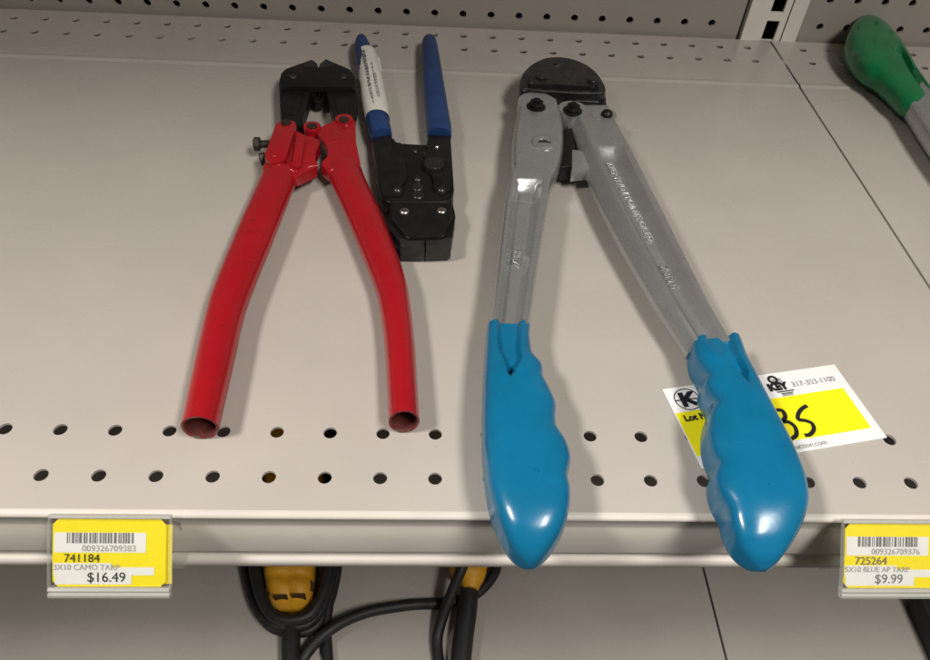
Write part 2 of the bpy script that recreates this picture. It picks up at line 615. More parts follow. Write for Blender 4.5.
def red_tube(st, lab=None):
    bm = bmesh.new()
    secs = pad(bm, st, ZT, sub=8, n=32, e=1.0, ev=1.0, cap1=False)
    # the open end: wall and the bore going back inside
    end = secs[-1]
    c = Vector((sum(p[0] for p in end) / len(end), sum(p[1] for p in end) / len(end), sum(p[2] for p in end) / len(end)))
    prev = secs[-10]
    c2 = Vector((sum(p[0] for p in prev) / len(prev), sum(p[1] for p in prev) / len(prev), sum(p[2] for p in prev) / len(prev)))
    inner = [tuple(c + (Vector(p) - c) * 0.84 + (c - c2).normalized() * -0.012) for p in end]
    mid = [tuple(c + (Vector(p) - c) * 0.92 + (c - c2).normalized() * 0.012) for p in end]
    tb = link('handle', bm, M['red'], rc)
    bm = bmesh.new()
    loft(bm, [end, mid, inner], False, False)
    link('cut_end', bm, M['rim'], tb)
    bm = bmesh.new()
    deep = [tuple(Vector(p) + (c2 - c).normalized() * 1.6) for p in inner]
    loft(bm, [inner, deep], False, True)
    link('bore', bm, M['redin'], tb)
    return tb


hz = 0.345
red_tube([(264, 168, 298, 177, .42, .30), (258, 184, 292, 193, .41, .33), (237, 230, 273, 240, .39, hz), (213, 288, 251, 294, .37, hz), (204, 318, 242, 322, .36, hz),
          (197, 348, 236, 350, .36, hz), (191, 376, 230, 377, .36, hz), (180.5, 427, 218.5, 426, .36, hz)])
red_tube([(326, 170, 360, 165, .42, .30), (332, 186, 366, 181, .41, .33), (350, 227, 384, 220, .39, hz), (373, 284, 405, 276, .37, hz), (380, 312, 411, 308, .36, hz),
          (384, 342, 414.5, 340, .36, hz), (386, 370, 416.5, 368, .36, hz), (388.5, 421, 419.5, 420, .36, hz)])

ZR = 0.62
bm = bmesh.new()
prism(bm, rounded(pp([(262, 171), (268, 152), (280, 128), (296, 130), (306, 136), (317, 137), (320, 143), (316, 151), (315, 160), (318, 166), (309, 170), (303, 172.5), (297, 177)], ZR), .10), .30, ZR, .06)
cyl(bm, at(312, 127, ZR), .24, .2, ZR + .06, bev=.05)
o = link('left_bracket', bm, M['red'], rc)
o.name = 'bracket'
bm = bmesh.new()
prism(bm, rounded(pp([(297, 133), (305, 137.5), (300.5, 166), (291, 166.5)], ZR + .09), .06, 3), ZR - .02, ZR + .09, .045)
link('bracket_fold', bm, M['red'], o)
bm = bmesh.new()
tube(bm, [at(265, 168, ZR), at(281, 168, ZR), at(293, 170, ZR), at(299, 179, ZR - .1)], .055, flat=.7)
tube(bm, [at(297, 172, ZR), at(307, 167, ZR), at(318, 165, ZR)], .05, flat=.7)
link('weld_bead', bm, M['red'], o)
bm = bmesh.new()
prism(bm, rounded(pp([(322, 126), (336, 120), (339, 115), (350, 114), (355.5, 122), (355.5, 140), (361, 166), (346, 171), (330, 173), (320, 164), (328, 156), (328, 148), (322, 139), (316, 133)], ZR), .10), .30, ZR, .06)
cyl(bm, at(344, 120, ZR), .25, .3, ZR + .07, bev=.05)
o2 = link('bracket', bm, M['red'], rc)
bm = bmesh.new()
tube(bm, [at(330, 170, ZR), at(345, 166, ZR), at(360, 165, ZR - .05)], .055, flat=.7)
link('weld_bead', bm, M['red'], o2)
bm = bmesh.new()
a, b = at(332, 140, ZR), at(341, 138.5, ZR)
prism(bm, rounded([(a.x, a.y - .05), (b.x, b.y - .05), (b.x, b.y + .13), (a.x, a.y + .13)], .05), ZR - .02, ZR + .02, .012)
link('cast_mark', bm, M['red'], o2)
# raised link plate on the left
a, b = at(286, 124, ZR + .2), at(275.5, 155, ZR + .2)
bm = bmesh.new()
d = Vector((b.x - a.x, b.y - a.y)).normalized()
s = Vector((-d.y, d.x))
R_ = .27
pl = []
for c0, sg in ((a, -1), (b, 1)):
    for j in range(13):
        t = math.pi * j / 12 - math.pi / 2
        q = Vector((c0.x, c0.y)) + d * (sg * math.cos(t)) * R_ + s * (sg * math.sin(t)) * R_
        pl.append((q.x, q.y))
prism(bm, pl, ZR - .01, ZR + .19, .05)
lk = link('link_plate', bm, M['red'], rc)
for (x, y), zz, par in (((286, 123), ZR + .19, lk), ((312, 126.5), ZR + .06, o), ((344, 120), ZR + .07, o2)):
    bm = bmesh.new()
    cyl(bm, at(x, y, zz), .135, zz - .02, zz + .045, bev=.02)
    link('pivot_pin', bm, M['oldbolt'], par)
bm = bmesh.new()
dome(bm, at(274.5, 155, ZR + .2), .08, ZR + .185, .05)
link('rivet', bm, M['red'], lk)


def side_bolt(x, y, x2, y2, z, r):
    a, b = at(x, y, z), at(x2, y2, z)
    bm = bmesh.new()
    ax = (b - a).normalized()
    tube(bm, [a, a + (b - a) * .5, b], r * .55, sub=2)
    secs = []
    up_ = Vector((0, 0, 1))
    sd = ax.cross(up_)
    for k, q in ((0, .8), (.02, 1), (.16, 1), (.18, .85)):
        c = a + ax * (k - .09)
        secs.append([tuple(c + sd * r * q * math.cos(math.pi / 3 * j + .3) + up_ * r * q * math.sin(math.pi / 3 * j + .3)) for j in range(6)])
    loft(bm, secs)
    link('adjusting_bolt', bm, M['oldbolt'], rc, smooth=25)


side_bolt(257, 144, 274, 144, .42, .19)
side_bolt(263, 159, 274, 157, .34, .17)

ZJ = 0.60
for nm, body, cut in (('jaw', [(279, 84), (281, 74), (285, 69), (312, 59), (317.5, 66), (317.5, 90), (311, 91), (303, 116), (303, 124), (281, 124), (280, 104)], None),
                      ('jaw', [(355, 87), (354.5, 76), (349, 69), (325.5, 58.5), (319.4, 66), (319.4, 90), (326, 91), (334, 119), (335, 124), (354, 122), (357, 100)], None)):
    bm = bmesh.new()
    P = pp(body, ZJ)
    prism(bm, rounded(P, .05, 3), .22, ZJ, .035)
    j = link(nm, bm, M['black'], rc)
    # sunk panel of each jaw shank
    sgn = 1 if body[0][0] < 300 else -1
    q = [(286, 94), (303, 94), (298, 115), (287, 115)] if sgn == 1 else [(332, 94), (349, 94), (350, 116), (338, 116)]
    bm = bmesh.new()
    prism(bm, rounded(pp(q, ZJ), .06, 3), ZJ - .05, ZJ + .03, .028)
    link('shank_rib', bm, M['black'], j)
    e = [(303, 63), (312, 59), (317.2, 63), (318.2, 67), (318, 76), (309, 76)] if sgn == 1 else [(335, 62.5), (325.7, 58.6), (320, 63), (318.8, 67), (319, 76), (328, 76)]
    bm = bmesh.new()
    prism(bm, pp(e, ZJ + .05), ZJ - .2, ZJ + .05, .03)
    link('cutting_edge', bm, M['jaw'], j)
bm = bmesh.new()
prism(bm, rounded(pp([(280, 86), (281, 76), (286, 70), (302, 64.5), (314, 67), (323, 67), (335, 64), (348, 70), (355, 78), (355, 87)], ZJ + .16), .10), ZJ - .01, ZJ + .15, .05)
cp = link('strap_plate', bm, M['black'], rc)
for x, y in ((293, 76.5), (343.5, 76.5)):
    bm = bmesh.new()
    dome(bm, at(x, y, ZJ + .15), .12, ZJ + .14, .06)
    link('rivet', bm, M['jaw'], cp)
bm = bmesh.new()
cyl(bm, at(318, 100, .4), .16, .2, .42, bev=.03)
link('stop_pin', bm, M['black'], rc)

# ------------------------------------------------------------------ crimper with navy handles
cr = thing('crimping_tool', 'black plier tool with two navy handles, between the red cutter and the silver one', 'crimping tool', at(415, 200, 0))
ZH = .42
bm = bmesh.new()
hst = [(360.5, 36.2, 362, 36.2, .40, .02), (357.6, 38, 365.5, 38, .42, .15), (355, 43, 368.5, 43, .42, .22), (354.5, 52, 372.5, 52, .42, .26), (358, 75, 380, 76, .42, .27), (363, 105, 387, 107, .42, .28), (367, 124, 390, 125, .42, .30),
       (369.5, 133, 391.5, 131, .42, .31), (371.5, 139, 392, 136, .42, .28)]
pad(bm, hst, ZH, n=28, e=.9, ev=.9)
h1 = link('handle', bm, M['navy'], cr)
bm = bmesh.new()
pad(bm, [(428.3, 36.5, 430, 36.5, .40, .02), (424.2, 38.5, 434, 38.5, .42, .16), (422, 44, 437, 44, .42, .22), (422, 60, 440, 60, .42, .26), (423, 90, 445, 90, .42, .28), (425.5, 118, 449.5, 117, .42, .29),
         (426.5, 130, 451.5, 128, .42, .31), (427.5, 136, 451.5, 137, .42, .28)], ZH, n=28, e=.9, ev=.9)
link('handle', bm, M['navy'], cr)
bm = bmesh.new()
lst = [(356.5, 55, 375, 52.5, .42, .275), (357.5, 58, 376.5, 57, .42, .28), (358.5, 75, 381.5, 76, .42, .285), (363, 105, 388, 107, .42, .295), (366, 119, 389.5, 120, .42, .31)]
pad(bm, lst, ZH, n=28, e=.9, ev=.9, cap0=False, cap1=False, grow=.03)
P = [at(374, 52.5, .55), at(380, 58.5, .48), at(382, 72, .5), at(377, 66, .6)]
bm.faces.new([bm.verts.new(q) for q in P])
lb = link('paper_label', bm, M['label'], h1)
bm = bmesh.new()
rnd = random.Random(3)
for rowx, m0, m1, big in ((.27, .06, .95, 0), (.36, .06, .97, 0), (.62, .26, .80, 1), (.70, .42, .82, 1)):
    t = m0
    while t < m1:
        ln = rnd.uniform(.02, .06)
        hw = rnd.uniform(.03, .055) if not big else rnd.uniform(.02, .035)
        rows_ = []
        for tt in (t, min(t + ln, m1)):
            y = 55 + tt * 63
            k = (y - 55) / 64
            lx, rx = 356.6 + k * 9.6, 376.5 + k * 13
            r_ = []
            for uu in (rowx - hw, rowx, rowx + hw):
                U_ = uu * 2 - 1
                z = .42 + .302 * math.sqrt(max(0, 1 - U_ * U_)) + .012
                x = lx + (rx - lx) * uu
                q = at(x, y, ZH)
                r_.append((q.x, q.y, z))
            rows_.append([bm.verts.new(q) for q in r_])
        for i in range(2):
            bm.faces.new((rows_[0][i], rows_[0][i + 1], rows_[1][i + 1], rows_[1][i]))
        t += ln + rnd.uniform(.006, .02)
link('label_print', bm, M['greyink'], lb, smooth=0)

ZC = .50
bm = bmesh.new()
prism(bm, rounded(pp([(372.5, 137), (391, 134), (393, 140), (399, 143.5), (428.5, 146), (427.5, 134), (450.5, 135), (454, 190), (452, 197), (450, 202), (388, 202), (381, 198), (378, 178)], ZC), .06, 3), .15, ZC, .04)
cb = link('body_plate', bm, M['black'], cr)
bm = bmesh.new()
prism(bm, rounded(pp([(389, 200), (452, 198), (455.5, 216), (452, 238), (450.5, 242), (400, 242), (390, 230)], ZC - .03), .06, 3), .12, ZC - .03, .04)
link('jaw_body', bm, M['black'], cr)
bm = bmesh.new()
prism(bm, rounded(pp([(391, 203), (452, 201), (453.5, 214), (443, 237), (407, 238), (392, 219)], ZC + .1), .06, 3), ZC - .05, ZC + .1, .05)
jp = link('face_plate', bm, M['black'], cr)
for q in ([(399.5, 238), (424.6, 238), (424.6, 246.5), (400.5, 246.5)], [(425.8, 238), (451.5, 237), (451, 245.5), (425.8, 246.5)]):
    bm = bmesh.new()
    prism(bm, pp(q, ZC + .02), .08, ZC + .02, .03)
    link('jaw_tip', bm, M['jaw'], cr)
for x, y in ((404.5, 210.6), (441.8, 210)):
    bm = bmesh.new()
    dome(bm, at(x, y, ZC + .12), .125, ZC + .09, .07)
    link('bright_rivet', bm, M['steel'], jp)
for q in ([(374.5, 140), (390.5, 137.5), (393, 150), (405, 160), (407, 178), (401, 186), (402, 195), (383, 195.5), (379, 178)],
          [(429.5, 137), (448.5, 138), (452.5, 188), (441, 195), (433, 188), (434, 178), (424, 168), (426, 152)]):
    bm = bmesh.new()
    prism(bm, rounded(pp(q, ZC + .08), .07, 3), ZC - .01, ZC + .08, .03)
    link('link_plate', bm, M['black'], cb)
for x, y, r, mm, h in ((437, 147, .085, 'steel', .15), (397.5, 189, .15, 'gloss', .17), (441.4, 189, .15, 'gloss', .17), (417.7, 178, .13, 'gloss', .12), (415, 150, .09, 'gloss', .06), (417.7, 186, .16, 'gloss', .06), (418, 194, .17, 'gloss', .08)):
    bm = bmesh.new()
    dome(bm, at(x, y, ZC + h * .6), r, ZC - .005, h)
    link('rivet' if mm == 'steel' else 'pivot_bolt', bm, M[mm], cb)
bm = bmesh.new()
cyl(bm, at(434, 163.5, ZC + .2), .27, ZC - .01, ZC + .22, n=36, bev=.03)
a = at(426, 154, ZC + .05)
box(bm, a.x - .08, a.x + .12, a.y - .12, a.y + .06, ZC - .01, ZC + .07, .02)
link('ratchet_dial', bm, M['gloss'], cb)

# ------------------------------------------------------------------ silver cutter with blue grips
sc_ = thing('cable_cutter', 'long silver armed cutter with black head and bright blue grips', 'cable cutter', at(580, 250, 0))
ZA = .75


ARM_LEFT = lambda zt, dp, k: [(-.93, .36), (-1, .42), (-1, zt - .24), (-.97, zt - .13), (-.92, zt - .05), (-.85, zt - .01), (-.78, zt), (-.70, zt - .01 - .01 * k), (-.63, zt - .06 * k), (-.52, zt - dp * .90), (-.44, zt - dp),
                              (.24, zt - dp), (.32, zt - dp * .90), (.54, zt - .06 * k), (.62, zt - .012 * k), (.72, zt), (.82, zt), (.91, zt - .03), (.98, zt - .14), (1, zt - .22), (1, .42), (.93, .36)]
ARM_RIGHT = lambda zt, dp, k: [(-.93, .36), (-1, .42), (-1, zt - .36), (-.97, zt - .29), (-.68, zt - .07), (-.60, zt - .015), (-.54, zt), (-.48, zt - .012 * k), (-.44, zt - .05 * k), (-.36, zt - dp * .90), (-.30, zt - dp),
                               (.26, zt - dp), (.33, zt - dp * .90), (.56, zt - .06 * k), (.64, zt - .012 * k), (.74, zt), (.84, zt), (.92, zt - .03), (.98, zt - .14), (1, zt - .22), (1, .42), (.93, .36)]


def arm(st, prof, sub=5):
    """cast arm: (left px, right px, floor depth, top height); rims, sloping flanks and a sunk floor"""
    rows = catmull([tuple(map(float, s)) for s in st], sub)
    bm = bmesh.new()
    secs = []
    for lx, ly, rx, ry, dp, zt in rows:
        a, b = at(lx, ly, ZA), at(rx, ry, ZA)
        c, h = (a + b) / 2, (b - a) / 2
        dp = max(0, dp) * 1.6
        secs.append([(c.x + h.x * u, c.y + h.y * u, z) for u, z in prof(zt, dp, min(1, dp / .1))])
    loft(bm, secs)
    return bm


def arm_obj(st, prof):
    return link('arm', arm(st, prof), M['silver'], sc_, smooth=30)


armL = arm_obj([(519.5, 104, 560, 108, 0, .86), (515.5, 120, 563, 124, 0, .88), (512.5, 142, 563.5, 144, 0, .90), (512, 160, 561, 161, 0, .92), (512, 171, 557.5, 172, 0, .93), (509.7, 178, 553.5, 179, 0, .94), (508.5, 182, 552, 183, 0.0, .94),
                (508, 184, 551.4, 185, .01, .94), (506.5, 191, 550, 192, .17, .94), (504, 205, 547.5, 206, .17, .94), (500, 240, 542, 241, .17, .92), (495, 285, 535, 286, .17, .90), (490, 322, 529.8, 322, .17, .88), (488.5, 333, 528.5, 333, .17, .86)], ARM_LEFT)
armR = arm_obj([(560, 108, 610, 108, 0, .84), (567, 118, 614, 118, 0, .86), (574, 130, 619, 129, 0, .88), (580, 147, 627.5, 145, 0, .90), (580.8, 150.5, 629, 147.6, .0, .90), (581.2, 151.7, 629.6, 148.6, .01, .90),
                (585, 161, 634, 157, .17, .91), (588, 168, 638, 165, .17, .91), (595, 185, 646, 182, .17, .92), (609, 214, 661, 212, .17, .93), (627, 247, 677, 244, .17, .92), (647, 281, 695, 279, .17, .90), (664, 309, 710, 307, .17, .88), (684, 339, 727, 335, .17, .85), (690, 347, 732, 342, .17, .84)], ARM_RIGHT)
# rounded pivot ends of the arms
for par, spots_ in ((armL, [(537, 106, .56)]), (armR, [(572, 112, .40), (603, 118, .36)])):
    for x, y, r in spots_:
        bm = bmesh.new()
        cyl(bm, at(x, y, ZA), r, .2, .875, n=40, bev=.06)
        link('pivot_lug', bm, M['silver'], par)
# raised ring and its hole on the left arm
bm = bmesh.new()
ring(bm, at(544, 143, .9), .25, .10, .895, .09)
rg = link('boss', bm, M['silver'], armL)
bm = bmesh.new()
cyl(bm, at(544, 143, .9), .155, .85, .905, n=24)
link('boss_hole', bm, M['oldbolt'], rg)
# cast marks: small raised frame and the letters
cL = lambda y: at((508 + 552) / 2 - 2 - (y - 185) * .158, y, .67)
d = (cL(205) - cL(300)).normalized()
sd = Vector((d.y, -d.x, 0))
bm = bmesh.new()
a = cL(193)
strokes(bm, (a.x, a.y, .69), sd, d, [[(-.27, -.42), (.25, -.42)], [(.25, -.42), (.27, .03)], [(.27, .03), (-.22, .0)], [(-.22, .0), (-.27, -.42)]], .03, .0)
for v in list(bm.verts):
    pass
fr = link('cast_frame', bm, M['castlight'], armL, smooth=0)
a = cL(266)
text('ZURN', .27, (a.x + .10, a.y + .02, .67), d, -sd, M['silver'], armL, 'cast_letters', ext=.02, sx=.82)
d2 = (at(690, 300, .78) - at(612, 158, .78)).normalized()
d2.z = 0
d2.normalize()
n2 = Vector((-d2.y, d2.x, 0))
a = at(606.2, 163, .675)
text('KEEP PIVOT POINTS OILED', .23, (a.x, a.y, .675), d2, n2, M['castlight'], armR, 'cast_letters', ext=.014, sx=1.17)
a = at(659, 266, .66)
text('ZURN', .27, (a.x, a.y, .66), d2, n2, M['silver'], armR, 'cast_letters', ext=.012, sx=.95)

# stop lugs between the arms
bm = bmesh.new()
prism(bm, rounded(pp([(561, 132), (572, 128), (575, 146), (574, 166), (560, 168)], .6), .06, 3), .2, .62, .05)
link('stop_block', bm, M['black'], sc_)
bm = bmesh.new()
prism(bm, rounded(pp([(572, 149), (586, 151), (592, 168), (572, 170)], .68), .05, 3), .3, .68, .05)
link('stop_lug', bm, M['silver'], armR)

# the black head: two jaw blocks under a thick stepped side plate
ZK = .70
for q in ([(521, 84), (562, 86), (564.5, 99), (560, 108), (553, 111), (522, 106)], [(569, 86), (605, 90), (606.5, 106), (604, 113), (587, 114), (573, 110), (567.5, 99)]):
    bm = bmesh.new()
    prism(bm, rounded(pp(q, ZK), .08, 4), .12, ZK, .06, 3)
    jb = link('jaw_block', bm, M['gloss'], sc_)
    bm = bmesh.new()
    xs = [p[0] for p in q]
    yy = 97.5 if xs[0] < 540 else 100.5
    tube(bm, [at(min(xs) + 8, yy, ZK + .01), at(sum(xs) / len(xs), yy + .6, ZK + .02), at(max(xs) - 8, yy + 1.2, ZK + .01)], .05, flat=.6)
    link('jaw_light_strip', bm, M['jaw'], jb)  # paler strip: light along the jaw ledge put into the colour
bm = bmesh.new()
prism(bm, rounded(pp([(520, 90), (519.5, 83), (523, 73), (532, 64), (545, 58), (558, 56.5), (574, 59), (589, 66), (599.5, 76), (605, 86), (606, 94), (590, 94.5), (535, 91.5)], ZK + .22), .34, 6), .15, ZK + .22, .08, 3)
pt = link('side_plate', bm, M['gloss'], sc_)
bm = bmesh.new()
prism(bm, rounded(pp([(528, 82.5), (530, 76), (537, 68), (547, 62.5), (558, 60.8), (572, 62.8), (584, 69), (593, 77.5), (597, 85.5), (586, 86), (560, 84.5), (540, 83.2)], ZK + .38), .30, 6), ZK + .15, ZK + .38, .06, 3)
link('plate_step', bm, M['gloss'], pt)
bm = bmesh.new()
tube(bm, [at(523, 89, ZK + .22), at(545, 91, ZK + .225), at(580, 93.4, ZK + .225), at(603, 93, ZK + .22)], .035)
link('plate_highlight', bm, M['jaw'], pt)  # highlight along the plate's front edge, drawn as a paler bead
for x, y in ((541.5, 77), (593, 80.5)):
    bm = bmesh.new()
    cyl(bm, at(x, y, ZK + .37), .26, ZK + .34, ZK + .39, bev=.02)
    cyl(bm, at(x, y, ZK + .4), .19, ZK + .385, ZK + .45, n=6, bev=.02, rot=.4)
    dome(bm, at(x, y, ZK + .44), .10, ZK + .435, .05)
    link('head_bolt', bm, M['gloss'], pt)
bm = bmesh.new()
a = at(557, 65.5, ZK + .37)
cyl(bm, a, .20, ZK + .34, ZK + .375, n=6, bev=.02)
bp_ = link('head_stamp', bm, M['jaw'], pt)
bm = bmesh.new()
strokes(bm, (a.x, a.y, ZK + .38), (1, .06, 0), (-.06, 1, 0), [[(-.10, .08), (.02, .09)], [(-.04, -.10), (-.03, .09)], [(.03, .07), (.11, .07)], [(.03, -.02), (.10, -.02)], [(.04, -.10), (.04, .08)]], .035, .0)
link('stamp_mark', bm, M['steel'], bp_, smooth=0)
bm = bmesh.new()
cyl(bm, at(570, 68, ZK + .36), .07, ZK + .34, ZK + .365, n=16)
link('plug', bm, M['dark'], pt)


def hex_bolt(x, y, z, r, par, h=.18):
    bm = bmesh.new()
    c = at(x, y, z)
    cyl(bm, c, r * 1.3, z - .02, z + .03, bev=.015)
    cyl(bm, c, r, z + .03, z + h, n=6, bev=.03, rot=.3)
    cyl(bm, c, r * .5, z + h - .01, z + h + .07, n=16, bev=.02)
    link('pivot_bolt', bm, M['black'], par)


hex_bolt(536, 107, .875, .21, armL)
hex_bolt(572.5, 111, .875, .21, armR)
a = at(607, 114, .92)
bm = bmesh.new()
cyl(bm, a, .17, .80, .93, n=6, bev=.03)
dome(bm, a, .16, .92, .13)
link('pivot_bolt', bm, M['black'], armR)


def smooth01(t):
    t = max(0, min(1, t))
    return t * t * (3 - 2 * t)


def grip_carve(s1, uc0, uc1, dpt, w0=.60):
    """the coating follows the arm's trough and closes in a rounded point with a small slit"""
    def f(s, u):
        if s > s1 + .04:
            return 0
        t = max(0.0, min(1.0, s / s1))
        uc = uc0 + (uc1 - uc0) * t * t
        wd = w0 * (1 - t * t) + .05
        q = abs(u - uc) / wd
        d = dpt * (1 - smooth01((q - .5) / .5)) * (1 - smooth01((s - s1 + .05) / .08))
        d += .16 * math.exp(-((u - uc) / .10) ** 2) * math.exp(-((s - s1 + .02) / .03) ** 2)
        return d
    return f


ZG = .52
gl = [(486.5, 331, 529.5, 332, .50, .43), (485.5, 343, 529, 343, .50, .46), (484.4, 362, 532, 362, .50, .50), (483.6, 374, 541, 374, .51, .52), (483, 386, 542.2, 386, .52, .53), (482.6, 398, 548, 397, .52, .53), (482.2, 412, 554, 412, .53, .55), (482, 426, 554, 426, .53, .56), (482, 438, 555.8, 437, .53, .56),
      (482.3, 452, 564.5, 451, .53, .57), (483.6, 468, 568.8, 467, .53, .57), (485.2, 483, 566, 483, .53, .57), (487.4, 498, 568, 497, .53, .57), (491, 512, 568, 511, .52, .56), (496, 525, 565.5, 524, .50, .54), (502.5, 537, 560.5, 536, .46, .50), (509.5, 547, 553.5, 546, .40, .42), (517, 554, 546, 553.5, .34, .32), (525, 558.5, 539, 558.5, .30, .20), (531, 560.5, 534, 560.5, .28, .05)]
bm = bmesh.new()
pad(bm, gl, ZG, sub=10, n=120, e=.80, ev=.46, carve=grip_carve(.22, .0, -.16, .17))
link('grip', bm, M['bluegrip'], armL)
gr = [(690, 347, 737.5, 344, .50, .43), (689.5, 355, 740.5, 353, .50, .46), (692, 366, 744.5, 366, .50, .50), (701, 382, 752, 382, .51, .52), (700.5, 394, 757.5, 394, .52, .53), (708.5, 411, 765.5, 411, .53, .55), (704.5, 424, 772, 423, .53, .56), (703.2, 440, 780.5, 439, .53, .57),
      (706, 455, 788, 454, .53, .57), (711.5, 470, 794.5, 469, .53, .57), (709.5, 484, 799.5, 483, .53, .57), (713, 500, 802.5, 498, .53, .57), (721.5, 515, 802.8, 513, .52, .56), (726, 529, 799.5, 527, .48, .53), (733.5, 543, 793, 541, .43, .46), (743, 553, 786, 552, .37, .36), (754, 560, 779.5, 559.5, .32, .24), (763.5, 564, 772, 564, .29, .06)]
bm = bmesh.new()
pad(bm, gr, ZG, sub=10, n=120, e=.80, ev=.46, carve=grip_carve(.23, .0, .38, .17))
link('grip', bm, M['bluegrip'], armR)

# ------------------------------------------------------------------ the green handled tool, running out of the picture
gt = thing('green_handled_tool', 'tool with a green dipped grip and grey arm at the upper right', 'hand tool', at(900, 80, 0))
bm = bmesh.new()
gs = [(852, 27, 848, 33, .62, .10), (859, 22.5, 845, 43, .62, .38), (870, 23, 846.5, 54, .62, .50), (881, 29, 853.5, 66, .62, .55), (890, 38, 864, 76.5, .62, .55), (898, 47.5, 876, 83, .60, .52), (906, 59, 888, 93, .58, .48), (913, 70, 896, 101, .56, .44), (921, 81, 902, 106.5, .55, .42), (930, 94, 911, 112, .55, .40)]
pad(bm, gs, .6, sub=6, n=60, e=.75, ev=.7, carve=lambda s, u: .20 * (1 - smooth01((abs(u + .30) / (.10 + .45 * max(0, s - .45)) - .5) / .5)) * smooth01((s - .52) / .1))
link('grip', bm, M['green'], gt)
bm = bmesh.new()
pad(bm, [(920, 86, 906, 106, .55, .34), (932, 98, 911, 115, .55, .34), (965, 135, 935, 152, .55, .34), (1010, 190, 975, 205, .55, .34)], .6, sub=4, n=24, e=.5, ev=.5)
link('arm', bm, M['silver'], gt)

# ------------------------------------------------------------------ auction card under the right grip
A0, A1, A3 = at(662, 390, 0), at(834, 365, 0), at(707, 469, 0)
cu_ = (A1 - A0).normalized()
cv_ = Vector((-cu_.y, cu_.x, 0))
org = Vector((A0.x, A0.y, 0.02))
bm = bmesh.new()


def card_pt(a, b, z=0.0):
    return org + cu_ * a + cv_ * b + Vector((0, 0, z))


NU = 16
loft(bm, [[card_pt(4.0 * i / NU, 0, 0), card_pt(4.0 * i / NU, -1.94, 0), card_pt(4.0 * i / NU, -1.94, -.012), card_pt(4.0 * i / NU, 0, -.012)] for i in range(NU + 1)])
card = tag(link('lot_card', bm, M['paper'], loc=org), 'white and yellow lot card half under the right blue grip', 'card')
bm = bmesh.new()
NB = [[bm.verts.new(card_pt(a, b, .004)) for b in (-.63, -1.67)] for a in [.02 + 3.80 * i / NU for i in range(NU + 1)]]
for a, b in zip(NB, NB[1:]):
    bm.faces.new((a[0], a[1], b[1], b[0]))
link('yellow_band', bm, M['cardyellow'], card, smooth=0)


def ct(body, size, a, b, m='ink', bold=0.0, sx=1.0, z=.008, shear=0.0, name='lettering', align='LEFT'):
    return text(body, size, card_pt(a, b, z), cu_, cv_, M[m], card, name, ext=.001, bold=bold, sx=sx, shear=shear, align=align)


bm = bmesh.new()
circ = [(.41 + .265 * math.cos(t * math.pi / 16), -.335 + .265 * math.sin(t * math.pi / 16)) for t in range(33)]
strokes(bm, card_pt(0, 0, 0), cu_, cv_, [circ], .022, .006)
strokes(bm, card_pt(0, 0, 0), cu_, cv_, [[(.15, -.335), (.30, -.335)], [(.40, -.33), (.70, -.36)]], .03, .008)
link('round_logo', bm, M['ink'], card, smooth=0)
ct('K', .47, .24, -.50, bold=.022, sx=1.15, z=.02, name='logo_letter')
ct('Lot No.', .20, .13, -.86, bold=.008, z=.022)
bm = bmesh.new()
circ = [(2.43 + .085 * math.cos(t * math.pi / 10), -.17 + .085 * math.sin(t * math.pi / 10)) for t in range(21)]
strokes(bm, card_pt(0, 0, 0), cu_, cv_, [circ], .055, .012)
strokes(bm, card_pt(0, 0, 0), cu_, cv_, [[(2.36, -.50), (2.74, -.50)]], .03, .012)
strokes(bm, card_pt(0, 0, 0), cu_, cv_, [[(2.42, -.55), (2.70, -.55)]], .02, .012)
link('key_logo', bm, M['ink'], card, smooth=0)
bm = bmesh.new()
patch(bm, card_pt(0, 0, 0), cu_, cv_, [(2.40, 2.62, -.42, -.14), (2.43, 2.68, -.62, -.56)], .007)
link('logo_shade', bm, M['softink'], card, smooth=0)
ct('KEY', .25, 2.23, -.45, bold=.016, sx=.95, z=.02)
ct('317-353-1100', .185, 2.76, -.43, 'softink', sx=.98, z=.02)
bm = bmesh.new()
strokes(bm, card_pt(0, 0, 0), cu_, cv_, [
    [(1.98, -1.02), (2.08, -.93), (2.22, -.96), (2.20, -1.12), (2.06, -1.22), (2.20, -1.24), (2.27, -1.38), (2.20, -1.56), (2.03, -1.64)],
    [(2.80, -.93), (2.64, -.99), (2.50, -1.10), (2.44, -1.22), (2.56, -1.27), (2.66, -1.36), (2.62, -1.50), (2.48, -1.60), (2.36, -1.60)]], .085, .014)
link('handwriting', bm, M['ink'], card, smooth=0)
ct('keyauction.com', .16, 2.72, -1.87, 'greyink', sx=.95, z=.006, align='RIGHT')

# ------------------------------------------------------------------ price tags on the rail
AN = math.radians(45)


